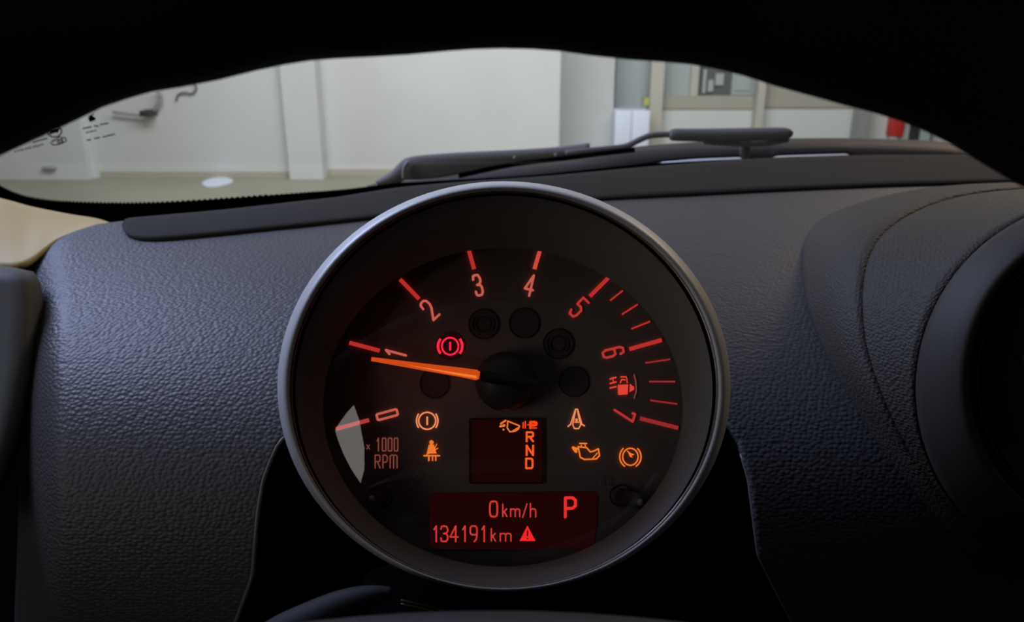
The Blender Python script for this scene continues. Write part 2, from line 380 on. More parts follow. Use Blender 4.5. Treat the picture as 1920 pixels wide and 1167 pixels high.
for a, b in (((156, 241), (171, 238)), ((177, 236), (184, 237)), ((188, 234), (203, 231)), ((162, 249), (166, 248)), ((169, 247), (175, 246)), ((178, 245), (180, 245)), ((163, 263), (170, 262)), ((177, 260), (187, 258)), ((193, 257), (215, 251.5))): k.line([a, b], 2.4)
k.done('printed_text', M['frit'], wind)

# ================================================================== COWL AND WIPER (outside the glass)
cowl_top = spline([(690, 352), (760, 338), (850, 325), (960, 311), (1060, 300), (1130, 289), (1200, 279), (1320, 270), (1420, 265.5), (1500, 264), (1600, 264), (1750, 269), (1840, 279), (1960, 300)], 8)
def cowl_z(x): return .97
bm = bmesh.new()
r0 = [PY(x, y+1.5, 1.05) for x, y in cowl_top]; r1 = [PY(x, y, 1.0) for x, y in cowl_top]
r2 = [PY(x, y+7, .97) for x, y in cowl_top]
r3 = [PY(x, y+9, .955) for x, y in cowl_top]
r4 = [PY(x, y+13, .95) for x, y in cowl_top]
r5 = [PY(x, interp([(690, 360), (1130, 322), (1240, 304.5), (1300, 298.5), (1387, 295), (1417, 303), (1445, 303), (1452, 292.5), (1590, 288), (1606, 297), (1960, 312)], x), .93) for x, y in cowl_top]
grid(bm, [r0, r1, r2, r3, r4, r5])
thick(link('cowl_panel', bm, M['cowl'], label='dark brown-grey cowl strip running below the windshield outside', cat='cowl'), .003, 1)

bm = bmesh.new(); grid(bm, [[Vector((x, y, z)) for x in (.2, .35, .5, .65, .8)] for y, z in ((1.06, -.172), (1.2, -.18), (1.3, -.19), (1.34, -.21), (1.36, -.30))])
thick(link('car_hood', bm, mat('white_car_paint', (.7, .7, .68), .3, coat=.5), label='pale car hood glimpsed as thin bright slivers under the cowl', cat='car hood'), .004)
wp_ = thing('windshield_wiper', 'black windshield wiper lying along the base of the glass', 'wiper', tuple(PY(1000, 290, .90)))
# broad arm cover at left
bm = bmesh.new()
ctop = spline([(706, 344), (735, 325), (757, 303), (772, 296.5), (800, 293), (860, 289), (960, 285), (1040, 280), (1106, 272.5)], 5)
cbot = spline([(712, 347), (745, 343), (760, 336), (790, 335), (830, 331), (900, 318), (960, 307), (1040, 300), (1106, 289)], 5)
rows = []
for t in range(7):
    u = t/6; rows.append([PY(a[0]+(b[0]-a[0])*u, a[1]+(b[1]-a[1])*u, .905-.005*math.sin(math.pi*min(1, u*1.15))) for a, b in zip(ctop, cbot)])
grid(bm, rows); thick(link('arm_cover', bm, M['wiper'], wp_), .006, 0)
bm = bmesh.new(); tube(bm, [PY(x, y, .885) for x, y in spline([(757, 336), (758, 315), (766, 303)], 5)], .0022, 8); link('cover_edge', bm, mat('worn_edge', (.3, .3, .29), .4), wp_)
for x, y in ((1042, 291), (965, 296)):
    bm = bmesh.new(); bmesh.ops.create_uvsphere(bm, u_segments=10, v_segments=6, radius=.002, matrix=Matrix.Translation(PY(x, y, .887))); link('rivet', bm, M['greypost'], wp_)
bm = bmesh.new(); tube(bm, [PY(x, y, .895) for x, y in spline([(1060, 288), (1110, 282), (1150, 278), (1175, 274), (1200, 262), (1222, 254), (1262, 252)], 6)], .0034, 12); link('arm_rod', bm, M['wiper'], wp_)
bm = bmesh.new(); tube(bm, [PY(x, y, .89) for x, y in spline([(860, 330), (960, 309), (1060, 297), (1130, 288), (1190, 281)], 6)], .0028, 10)
link('rubber_blade', bm, M['blackgap'], wp_)
bm = bmesh.new(); cp = spline([(1256, 253, 9), (1265, 253, 12), (1300, 253.5, 12.5), (1330, 253.5, 13), (1370, 253.5, 13.5), (1420, 252, 13), (1460, 251, 12.5), (1478, 250.5, 10), (1486, 249.5, 4)], 5)
tube(bm, [PY(x, y, .89) for x, y, r in cp], [r*.89/FPX for x, y, r in cp], 16, flat=.95); link('blade_cap', bm, M['wiper'], wp_)
bm = bmesh.new(); tube(bm, [PY(x, y, .893) for x, y in spline([(1320, 266), (1370, 270), (1400, 271), (1440, 269), (1478, 262)], 5)], .0028, 8); link('cap_foot', bm, M['wiper'], wp_)
bm = bmesh.new(); tube(bm, [PY(1397, 262, .91), PY(1397, 292, .93)], .006, 10); link('pivot_post', bm, M['wiper'], wp_)

# ================================================================== DASHBOARD
DY = [(280, .84), (295, .80), (350, .68), (380, .62), (420, .56), (460, .505), (520, .452), (600, .405), (700, .356), (850, .321), (1000, .308), (1167, .303), (1300, .302)]
def prof_z(y):     # dashboard cross-section: flat top rolling over into a near-vertical face
    if y >= .62: return -.130 + (y-.62)*.045
    t = min(1.0, (.62-y)/.315); return -.30 + .17*max(0.0, 1-t**3.1)**(1/3.1)
_yc = {}
def base_y(py):
    k_ = round(py*4)
    if k_ not in _yc:
        r = ray(960, py); sl = r.z/r.y; lo, hi = .305, 1.2      # ray height sl*y above the profile when near
        for _ in range(50):
            m = (lo+hi)/2
            if sl*m > prof_z(m): lo = m
            else: hi = m
        _yc[k_] = (lo+hi)/2
    return _yc[k_]
def dash_y(px, py):
    y = base_y(py)
    if px < 125: y += ((125-px)/75.0)**2*.028
    return y
def D(px, py, up=0.0):
    p = PY(px, py, dash_y(px, py)); return p + Vector((0, -.3*up, up))
dash = thing('dashboard', 'car dashboard with grained grey vinyl around the round tachometer', 'dashboard', (0, .5, -.2))
xL = [(338, 960), (350, 800), (362, 700), (372, 640), (402, 430), (414, 300), (418, 235), (422, 190), (435, 148), (455, 100), (475, 74), (505, 52), (560, 58), (700, 55), (800, 46), (1250, 30)]
xR = [(338, 965), (640, 960), (700, 700), (780, 580), (830, 526), (860, 512), (900, 497), (960, 487), (1020, 482), (1080, 477), (1120, 462), (1167, 445), (1250, 420)]
def rows_of(left, right, y0, y1, n, m):
    rows = []
    for j in range(n+1):
        py = y0+(y1-y0)*j/n; a = left(py); b = right(py)
        rows.append([D(a+(b-a)*i/m, py) for i in range(m+1)])
    return rows
bm = bmesh.new(); grid(bm, rows_of(lambda y: interp(xL, y), lambda y: interp(xR, y), 339, 1250, 150, 60))
thick(link('left_pad', bm, M['leather'], dash), .003, 0)
xRL = [(338, 960), (660, 960), (720, 1250), (780, 1350), (830, 1382), (900, 1402), (980, 1412), (1040, 1420), (1065, 1432), (1110, 1455), (1167, 1485), (1250, 1525)]
bm = bmesh.new(); grid(bm, rows_of(lambda y: interp(xRL, y), lambda y: 2060, 339, 1250, 150, 60))
thick(link('right_pad', bm, M['leather'], dash), .003, 0)
# rounded lips along both cut edges
for tab, y0, y1, r, off in ((xR, 800, 1250, .0011, -3), (xRL, 850, 1250, .0005, 0)):
    bm = bmesh.new(); tube(bm, [D(interp(tab, y)+off, y) + Vector((0, -.0008, 0)) for y in range(y0, y1, 12)], r, 8)
    link('pad_lip', bm, M['satin'] if False else mat('lip_vinyl', (.16, .14, .13), .45), dash)
# smooth defroster strip, two visible halves joined behind the gauge
st = spline([(236, 421), (250, 417.5), (300, 413), (430, 401), (560, 386), (640, 377), (700, 367), (760, 358), (900, 346), (1020, 338), (1200, 321), (1400, 305), (1600, 298), (1840, 296.5), (1960, 300), (2060, 305)], 5)
sb = [(236, 432), (240, 446), (262, 455), (310, 456), (400, 448), (500, 437.5), (600, 427), (690, 417), (800, 405), (900, 396), (1020, 387), (1145, 379), (1300, 371), (1500, 361), (1700, 353), (1920, 347), (2060, 343)]
sbs = spline(sb, 5)
bm = bmesh.new(); rows = []
N = len(st)
def atx(poly, x):
    return interp(poly, x)
xs = [236, 238, 241, 245, 250, 256, 262, 270, 282, 300] + [300+i*35 for i in range(1, 50)]
for t in range(9):
    u = t/8
    rows.append([D(x, atx(st, x)+(atx(sbs, x)-atx(st, x))*u, .0022+.0012*math.sin(math.pi*u)) for x in xs])
grid(bm, rows); thick(link('defroster_strip', bm, M['plastic'], dash), .003, -1 if False else 0)
# black underside of the recess between pads (behind the steering column)
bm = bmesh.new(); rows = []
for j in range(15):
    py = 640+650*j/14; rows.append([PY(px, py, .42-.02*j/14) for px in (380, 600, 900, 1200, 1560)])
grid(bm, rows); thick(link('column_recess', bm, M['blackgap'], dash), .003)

# ---- left door top and cream pillar trim
bm = bmesh.new(); rows = []
pe = [(498, 8), (502, 52), (512, 66), (530, 76), (560, 80), (610, 80), (700, 70), (780, 54), (840, 38), (900, 14), (960, -20)]
for j in range(41):
    py = 498+(960-498)*j/40; xr = interp(pe, py); row = []
    for i in range(17):
        u = i/16; px = -260+(xr+260)*u
        ed = max(0, (px-(xr-46))/46); row.append(PY(px, py, .42-.09*(py-498)/400+.018*ed**2.4+.03*max(0, (516-py)/18)**2))
    rows.append(row)
grid(bm, rows); thick(link('door_panel', bm, M['door'], label='smooth grey door top with rounded edge beside the dashboard end', cat='door panel'), .006, 1)
bm = bmesh.new()
ta = spline([(-260, 325), (-120, 348), (0, 375), (60, 391), (130, 405), (180, 413), (205, 421)], 6)
tb = spline([(-260, 520), (-120, 510), (0, 503), (50, 497), (105, 455), (160, 433), (205, 421.5)], 6)
rows = []
for t in range(13):
    u = t/12; rows.append([PY(a[0]+(b[0]-a[0])*u, a[1]+(b[1]-a[1])*u, .62*(1-u)+base_y(max(418, b[1]))*u-.022*math.sin(math.pi*u)*min(1, (205-a[0])/120)) for a, b in zip(ta, tb)])
grid(bm, rows); thick(link('pillar_trim', bm, M['cream'], label='cream pillar trim in the corner between windshield and dashboard', cat='trim'), .003, 0)
bm = bmesh.new(); grid(bm, [[PY(x, y, .50) for x, y in ((34, 492), (58, 488), (66, 478))], [PY(x, y, .50) for x, y in ((38, 510), (64, 520), (78, 494))]])
thick(link('door_seal', bm, M['blackgap'], label='black rubber seal between cream pillar trim and dashboard end', cat='seal'), .003)

# ================================================================== CENTRE SPEEDOMETER AND ITS HOOD
SA = math.radians(20); SN = Vector((0, -math.cos(SA), math.sin(SA)))   # faces the cabin
SP = PZ(2072, 730, .350)
def SPL(px, py, h=0.0): return PP(px, py, SP + SN*h, SN)
A_ = spline([(2060, 352), (1920, 354), (1800, 360), (1700, 371), (1610, 393), (1545, 420), (1517, 450), (1508, 490), (1510, 540), (1522, 600), (1560, 692), (1612, 782), (1670, 870), (1740, 960), (1830, 1060)], 6)
def B_(u):  # around ring circle from top (u=0) to lower left (u=1)
    a = math.radians(92 + 150*u); return (2072+356*math.cos(a), 730-356*math.sin(a))
hood = dash
nA = len(A_)
def hoodrow(s, lift=0.0):
    out = []
    for i, a in enumerate(A_):
        u = i/(nA-1); b = B_(u); pa = D(a[0], a[1], .004); pb = SPL(b[0], b[1], -.004)
        p = pa.lerp(pb, s); q = (pa.y*0 + .0); bul = .018*math.sin(math.pi*s)*max(.35, math.sin(math.pi*min(1, u*1.1)))
        out.append(p + Vector((-.4, -.35, .6)).normalized()*(bul+lift))
    return out
bm = bmesh.new(); grid(bm, [[p + Vector((.002, .006, -.004)) for p in hoodrow(0)]] + [hoodrow(s/14*.62) for s in range(15)] + [hoodrow(.624, -.001), hoodrow(.6245, -.004)])
thick(link('hood_skin', bm, M['hoodleather'], hood), .003, 0)
bm = bmesh.new(); grid(bm, [hoodrow(.60, -.006), hoodrow(.618, -.004), hoodrow(.63, -.0012)] + [hoodrow(.64+s/10*.36, -.0008) for s in range(11)])
thick(link('hood_collar', bm, M['hoodleather'], hood), .002, 0)
spd = thing('speedometer', 'large round centre speedometer cut off by the right edge', 'speedometer', tuple(SP))
def ell(cx, cy, a, b, fn, n=96): return [fn(cx+a*math.cos(2*math.pi*i/n), cy-b*math.sin(2*math.pi*i/n)) for i in range(n)]
bm = bmesh.new(); grid(bm, [ell(2072, 730, 356, 356, lambda x, y: SPL(x, y, -.05)), ell(2072, 730, 355, 355, lambda x, y: SPL(x, y, -.003)), ell(2076, 728, 346, 349, lambda x, y: SPL(x, y, .001)),
  ell(2085, 722, 321, 327, lambda x, y: SPL(x, y, .008)), ell(2095, 717, 300, 308, lambda x, y: SPL(x, y, .015)), ell(2100, 714, 289, 297, lambda x, y: SPL(x, y, .0165)), ell(2102, 714, 284, 292, lambda x, y: SPL(x, y, .014))], True)
link('outer_ring', bm, mat('speedo_ring', (.042, .036, .028), .6, spec=.25), spd)
bm = bmesh.new(); grid(bm, [ell(2102, 714, 287, 294, lambda x, y: SPL(x, y, .001)), ell(2104, 712, 270, 277, lambda x, y: SPL(x, y, -.012)), ell(2106, 712, 262, 270, lambda x, y: SPL(x, y, -.03))], True)
link('inner_wall', bm, M['blackgap'], spd)
bm = bmesh.new(); tube(bm, ell(2104, 712, 272, 278, lambda x, y: SPL(x, y, -.008)), .0006, 8, closed=True); link('chrome_lip', bm, M['chrome'], spd)
bm = bmesh.new(); bm.faces.new([bm.verts.new(p) for p in ell(2106, 712, 264, 271, lambda x, y: SPL(x, y, -.028))]); link('dial_face', bm, M['lens'], spd, smooth=False)
bm = bmesh.new(); bmesh.ops.create_uvsphere(bm, u_segments=20, v_segments=12, radius=.0055, matrix=Matrix.Translation(SPL(1931, 672, -.006))); link('highlight_bead', bm, mat('bright_highlight', (.9, .88, .9), .3, metal=1.0), spd)  # bright bead added to stand in for a white highlight

# ================================================================== TACHOMETER
TP = PZ(945, 724, .235); TN = (-ray(945, 724)).normalized()
def T(px, py, h=0.0): return PP(px, py, TP + TN*h, TN)
tach = thing('tachometer', 'round tachometer in a satin metal rim on the steering column', 'tachometer', tuple(TP))
def ring(cx, cy, a, b, h, kt=0.0, n=128):
    return [T(cx+a*math.cos(2*math.pi*i/n), cy-b*math.sin(2*math.pi*i/n), h+kt*math.sin(2*math.pi*i/n)) for i in range(n)]
KT = -.004
def GH(px, py):   # height of the domed cover glass over the dial
    dx = (px-945)/390; dy = -(py-733)/365; u2 = dx*dx+dy*dy
    return .0095 - .005*dy + .0105*(1-u2)
def gring(a, b, dh=0.0, n=128):
    return [(lambda x, y: T(x, y, GH(x, y)+dh))(943+a*math.cos(2*math.pi*i/n), 764-b*math.sin(2*math.pi*i/n)) for i in range(n)]
bm = bmesh.new(); grid(bm, [gring(337, 299, -.0008), gring(337, 299, .0005), ring(945, 733, 391, 366, .0195, KT)], True)
link('bezel_wall', bm, M['inner'], tach)
bm = bmesh.new(); grid(bm, [gring(338, 300, -.0006), ring(943, 757, 362, 331, 0)], True); link('light_baffle', bm, M['blackgap'], tach)
bm = bmesh.new(); grid(bm, [ring(945, 733, 391, 366, .0195, KT), ring(945, 732.5, 393, 367.5, .017, KT), ring(945, 732, 397, 369, .017, KT), ring(945, 731.5, 398, 370, .020, KT)], True)
link('gasket', bm, M['blackgap'], tach)
bm = bmesh.new(); tube(bm, ring(945, 731, 400.5, 371.5, .021, KT), .00052, 8, closed=True); link('chrome_lip', bm, M['chrome'], tach)
bm = bmesh.new(); grid(bm, [ring(945, 731, 399, 371, .020, KT), ring(945, 730.5, 403, 373, .022, KT), ring(945, 729, 409, 377, .0225, KT), ring(945, 727, 416, 381, .0205, KT), ring(945, 725.5, 422, 384, .013, KT),
    ring(945, 725, 425, 385, .003, KT), ring(945, 725, 424, 385, -.006, KT)], True)
link('rim_ring', bm, M['satin'], tach)
bm = bmesh.new()
def back(s, d, k_=1.0):
    return [p*1.0 - TN*0 for p in [T(945, 724, 0) + (q - T(945, 724, 0))*s - TN*d for q in ring(945, 725, 424, 385, -.004, KT*k_)]]
g = grid(bm, [back(1.0, 0), back(.99, .006), back(.96, .02), back(.90, .05), back(.80, .08), back(.6, .09)], True); bm.faces.new(g[-1])
link('housing', bm, M['blackplastic'], tach)
# dial
bm = bmesh.new(); bm.faces.new([bm.verts.new(p) for p in ring(945, 745, 365, 345, 0)]); face = link('dial_face', bm, M['dial'], tach, smooth=False)
H1 = .0007
tp = lambda x, y: T(x, y, H1)
major = [((630, 805), (692, 788), 'dim2'), ((655, 643), (712, 658), 'red'), ((750, 524), (786, 561), 'red'), ((877, 462), (889, 505), 'red'), ((1015, 461), (1002, 505), 'pinkr'), ((1141, 521), (1106, 556), 'red'), ((1241, 638), (1180, 655), 'red'), ((1272, 803), (1200, 785), 'dred')]
M['dim2'] = glow('backlight_faded_red', srgb(170, 60, 58)); M['pinkr'] = glow('backlight_light_red', srgb(205, 74, 62))
for a, b, c in major:
    k = Ink(tp); k.line([a, b], 7.6, round_=False); k.done('scale_mark', M[c], face)
for a, b in (((1168, 545), (1144, 564)), ((1196, 571), (1166, 590)), ((1219, 603), (1184, 617)), ((1257, 674), (1210, 681)), ((1266, 716), (1217, 716)), ((1270, 758), (1219, 751))):
    k = Ink(tp); k.line([a, b], 3.2, round_=False); k.done('scale_tick', M['red'] if a[1] < 620 else M['dred'], face)
# stroke font, unit box x 0..1, y 0 (top)..1
def oval(x0, y0, x1, y1, n=16, c=.35):
    r = []; cx, cy = (x0+x1)/2, (y0+y1)/2
    for i in range(n):
        a = 2*math.pi*i/n; s = lambda v: math.copysign(abs(v)**.55, v)
        r.append((cx+(x1-x0)/2*s(math.cos(a)), cy+(y1-y0)/2*s(math.sin(a))))
    return r+[r[0]]
G = {
 '0': [oval(0, 0, 1, 1)], 'O': [[(.12, 0), (.88, 0), (1, .05), (1, .95), (.88, 1), (.12, 1), (0, .95), (0, .05), (.12, 0)]], '1': [[(.15, .22), (.6, 0), (.6, 1)]],
 '2': [[(0, .28), (.05, .08), (.3, 0), (.7, 0), (.95, .1), (1, .3), (.85, .5), (0, 1), (1, 1)]],
 '3': [[(0, .2), (.1, .03), (.4, 0), (.8, .02), (1, .18), (1, .33), (.8, .46), (.4, .48), (.8, .5), (1, .62), (1, .84), (.8, .98), (.3, 1), (.05, .95), (0, .78)]],
 '4': [[(.75, 1), (.75, 0), (0, .7), (1.05, .7)]],
 '5': [[(1, 0), (.05, 0), (.05, .42), (.6, .4), (1, .52), (1, .82), (.8, 1), (.2, 1), (0, .82)]],
 '6': [[(.95, .18), (.8, .02), (.25, 0), (0, .15), (0, .85), (.2, 1), (.8, 1), (1, .86), (1, .56), (.8, .42), (.2, .42), (0, .5)]],
 '7': [[(0, .12), (0, 0), (1, 0), (.3, 1)]],
 '9': [[(1, .5), (.8, .56), (.2, .56), (0, .42), (0, .14), (.2, 0), (.8, 0), (1, .14), (1, .6), (.9, .85), (.6, 1)]],
 'k': [[(0, 0), (0, 1)], [(.85, .38), (0, .72)], [(.3, .6), (.9, 1)]],
 'm': [[(0, .38), (0, 1)], [(0, .48), (.2, .38), (.4, .4), (.5, .5), (.5, 1)], [(.5, .5), (.65, .38), (.88, .4), (1, .5), (1, 1)]],
 '/': [[(0, 1.05), (1, 0)]], 'h': [[(0, 0), (0, 1)], [(0, .5), (.3, .38), (.75, .4), (.9, .52), (.9, 1)]],
 'P': [[(0, 1), (0, 0), (.7, 0), (1, .12), (1, .42), (.7, .55), (0, .55)]],
 'R': [[(0, 1), (0, 0), (.8, 0), (1, .1), (1, .42), (.8, .5), (0, .5)], [(.45, .5), (1, 1)]],
 'A': [[(0, 1), (0, .15), (.2, 0), (.8, 0), (1, .15), (1, 1)], [(0, .55), (1, .55)]],
 'M': [[(0, 1), (0, .06), (.2, 0), (.8, 0), (1, .06), (1, 1)], [(.5, 0), (.5, 1)]],
 'N': [[(0, 1), (0, 0), (1, 1), (1, 0)]], 'D': [[(0, 0), (0, 1), (.8, 1), (1, .85), (1, .15), (.8, 0), (0, 0)]],
 'x': [[(.1, .1), (1, 1)], [(.1, 1), (1, .1)]], '.': [[(.4, 1), (.45, 1)]], '8': [oval(.05, 0, .95, .46), oval(0, .46, 1, 1)],
}
def glyph(k, ch, cx, cy, w_, h_, wt, ang=0.0, slant=0.0):
    ca, sa = math.cos(ang), math.sin(ang)
    for pl in G[ch]:
        pts = []
        for x, y in pl:
            u = (x-.5)*w_ + slant*(.5-y)*h_; v = (y-.5)*h_; pts.append((cx+u*ca-v*sa, cy+u*sa+v*ca))
        k.line(pts, wt)
M['num'] = glow('numeral_salmon', srgb(196, 92, 78)); M['numred'] = glow('numeral_red', srgb(178, 52, 48))
for ch, x, y, a, mm, wd in (('O', 726, 778, -105, 'num', 13), ('1', 742, 663, -75, 'num', 14), ('2', 805, 581, -43, 'num', 18), ('3', 896, 535, -13, 'num', 15), ('4', 993, 535, 13, 'num', 17), ('5', 1085, 577, 44, 'numred', 17), ('6', 1150, 661, 76, 'numred', 16), ('7', 1170, 778, 108, 'numred', 17)):
    k = Ink(tp); glyph(k, ch, x, y, wd*.86, 39, 4.6, math.radians(a)); k.done('numeral', M[mm], face)
# "x 1000 RPM"
k = Ink(tp); glyph(k, 'x', 690, 838, 6, 9, 1.5)
for i, ch in enumerate('1OOO'): glyph(k, ch, 709+i*11.2, 834, 6.6 if i else 5, 24, 2.2)
for ch, x, w2 in (('R', 708, 9), ('P', 722, 8), ('M', 738, 13)): glyph(k, ch, x, 866, w2, 24, 2.2)
k.done('unit_lettering', M['dim'], face)
# unlit round lenses
for x, y, r in ((907, 608, 28), (983, 606, 28), (1047, 645, 28), (1076, 716, 28), (815, 719, 27)):
    k = Ink(lambda a, b: T(a, b, .0004)); k.disc(x, y, r, 40); o = k.done('unlit_lamp', M['lens'], face)
    k = Ink(lambda a, b: T(a, b, .0006)); k.arc(x, y, r, r, 0, 360, 1.6, 40)
    if (x, y) in ((907, 608), (1047, 645)): k.arc(x, y, 14, 14, 0, 360, 2, 24); k.arc(x, y, 20, 20, 140, 220, 2, 10); k.arc(x, y, 20, 20, -40, 40, 2, 10)
    k.done('lamp_ring', M['lensring'], o)
def brake(x, y, r, w_, m, ry=None, arcw=None, lab=None):
    ry = ry or r; k = Ink(tp); k.arc(x, y, r, ry, 0, 360, w_, 36)
    k.arc(x, y, r+(arcw or w_)*1.45, ry*1.18+w_, 142, 218, arcw or w_, 14); k.arc(x, y, r+(arcw or w_)*1.45, ry*1.18+w_, -38, 38, arcw or w_, 14)
    k.line([(x, y-ry*.42), (x, y+ry*.42)], w_*1.2); return k.done('warning_lamp', m, face, label=lab)
k = Ink(lambda a, b: T(a, b, .0003)); k.disc(844, 649, 27, 40); k.done('lamp_lens', mat('lit_red_lens', (.02, .004, .006), .6, spec=.2, emit=srgb(30, 2, 8)), face)
brake(844, 649.5, 15.5, 3.4, M['warn'], 16, 5.0, 'crimson brake warning symbol')
brake(801, 789.5, 16, 2.9, M['amber'], 16, 2.8, 'amber brake warning symbol')
# seat-belt symbol
k = Ink(tp); k.disc(809, 830, 4.2, 12); k.poly([(804, 834), (814, 834), (817, 846), (819, 851), (800, 851), (802, 842)])
k.line([(795, 855), (824, 855)], 3); k.line([(800, 853), (821, 841)], 2.0); k.line([(804, 856), (804, 864)], 3); k.line([(811, 857), (811, 864)], 2.4); k.line([(817, 856), (817, 864)], 2.6); k.line([(815, 842), (819, 833)], 1.6)
k.done('warning_lamp', M['orange'], face, label='orange seat belt symbol')
# road / stability symbol
k = Ink(tp); k.line([(1065, 800), (1070, 796), (1079, 768), (1083, 768), (1091, 796), (1096, 799)], 2.6); k.line([(1079, 771), (1076, 786), (1074, 797), (1077, 804), (1085, 804), (1089, 797), (1086, 786), (1083, 771)], 2.4)
k.line([(1078, 792), (1085, 792)], 2.4); k.disc(1081, 788, 3, 8)
k.done('warning_lamp', M['amber'], face, label='salmon triangular road symbol')
# engine symbol
k = Ink(tp); k.line([(1084, 838), (1088, 858), (1096, 862), (1118, 861), (1124, 855), (1122, 842), (1114, 846), (1107, 848), (1100, 840)], 2.8, closed=True)
k.line([(1075, 840), (1080, 847)], 6); k.line([(1078, 841), (1084, 842)], 4); k.line([(1087, 832), (1100, 832)], 2.6); k.line([(1090, 835), (1090, 838)], 2); k.line([(1097, 834), (1098, 838)], 2); k.line([(1112, 859), (1120, 850)], 2)
k.done('warning_lamp', M['orange'], face, label='orange engine symbol')
k = Ink(tp); k.arc(1182, 857, 14.5, 16, 0, 360, 2.6, 32); k.arc(1182, 857, 20, 21, 130, 240, 2.6, 16); k.arc(1182, 857, 20, 21, -60, 50, 2.6, 16)
k.poly([(1177, 847), (1190, 853), (1184, 855), (1187, 859), (1181, 857)]); k.line([(1176, 846), (1183, 852)], 2)
k.done('warning_lamp', M['orange'], face, label='orange ring symbol with pointer')
# fuel pump and scale
k = Ink(tp); k.poly([(1158, 722), (1178, 721), (1177, 740), (1159, 741)]); k.poly([(1181, 720), (1189, 726), (1189, 731), (1180, 736)])
k.line([(1163, 718), (1166, 712), (1172, 713)], 2.4); k.line([(1164, 707), (1174, 707)], 2.6); k.line([(1175, 709), (1176, 718)], 2)
for i in range(3):
    k.line([(1144, 711+i*8.5), (1155, 708+i*8.7)], 3.0)
k.line([(1149, 708), (1150, 716)], 2)
k.done('fuel_symbol', glow('fuel_red', srgb(226, 66, 50)), face)
k = Ink(tp); k.line([(1189, 703), (1192, 716), (1193, 734), (1189, 747)], 2.0); k.done('fuel_scale', M['dim'], face)
# small gear selector display
k = Ink(lambda a, b: T(a, b, .0004)); k.poly([(884, 784), (1016, 784), (1021, 789), (1021, 903), (1016, 908), (884, 908), (879, 903), (879, 789)])
d1 = k.done('gear_display', M['screen2'], tach)
k = Ink(lambda a, b: T(a, b, .0009)); k.line([(882, 786), (1018, 786), (1018, 906), (882, 906)], 3.0, closed=True); k.done('display_frame', M['lensring'], d1)
k = Ink(lambda a, b: T(a, b, .0010))
for ch, x, y, w2, h2 in (('R', 993.5, 819.5, 12, 17), ('N', 993.5, 845, 12, 18), ('D', 992.5, 869.5, 12, 18)): glyph(k, ch, x, y, w2, h2, 3.8)
k.done('gear_lettering', M['seg'], d1)
k = Ink(lambda a, b: T(a, b, .0010)); k.line([(981, 793), (981, 803)], 2.6); k.line([(985, 791), (985, 803)], 2.6)
glyph(k, 'P', 1000, 797.5, 11, 11, 5.0); k.line([(994, 803), (1006, 803)], 2.5); k.line([(989, 797), (994, 797)], 2); k.done('selected_gear', glow('display_bright_red', srgb(240, 70, 20)), d1)
k = Ink(lambda a, b: T(a, b, .0010)); k.line([(952, 790), (974, 799), (972, 805), (966, 809), (956, 810), (951, 803)], 2.6, closed=True); k.line([(939, 795), (948, 789)], 3.5); k.line([(938, 800), (946, 798)], 4); k.disc(944, 806, 2, 8); k.line([(962, 808), (974, 801)], 2)
k.done('key_symbol', M['orange'], d1)
# big lower display
k = Ink(lambda a, b: T(a, b, .0004)); k.poly([(806, 924), (1114, 922), (1120, 928), (1119, 985), (1112, 1026), (1104, 1030), (816, 1030), (806, 1022)])
d2 = k.done('trip_display', M['screen'], tach)
tp2 = lambda a, b: T(a, b, .0010)
k = Ink(tp2); glyph(k, '0', 925.5, 955, 14, 29, 3.4)
glyph(k, 'k', 947, 957.5, 8.5, 23, 2.6); glyph(k, 'm', 966, 957.5, 17, 23, 2.6); glyph(k, '/', 984, 957.5, 8, 24, 2.4); glyph(k, 'h', 1000, 957.5, 11, 25, 2.6)
k.done('speed_lettering', M['text'], d2)
k = Ink(tp2); glyph(k, 'P', 1069.5, 952, 19, 36, 5.6); k.done('gear_letter', glow('display_pure_red', srgb(235, 45, 45)), d2)
k = Ink(tp2)
for ch, x, w2 in zip('134191', (817, 833, 851, 871, 888, 907), (9, 12.5, 14, 9, 12.5, 9)): glyph(k, ch, x, 1001.5, w2, 29, 3.0)
glyph(k, 'k', 925.5, 1003.5, 8.5, 23, 2.6); glyph(k, 'm', 948, 1003.5, 20, 23, 2.6)
k.done('odometer_lettering', M['text'], d2)
k = Ink(tp2); k.poly([(989, 986), (1004, 1015), (974, 1015)]); tri = k.done('warning_triangle', glow('triangle_red', srgb(245, 40, 42)), d2)
k = Ink(lambda a, b: T(a, b, .0014)); k.line([(989, 996), (989, 1005)], 2.6); k.disc(989, 1010, 1.5, 8); k.done('exclamation_mark', M['screen'], tri)
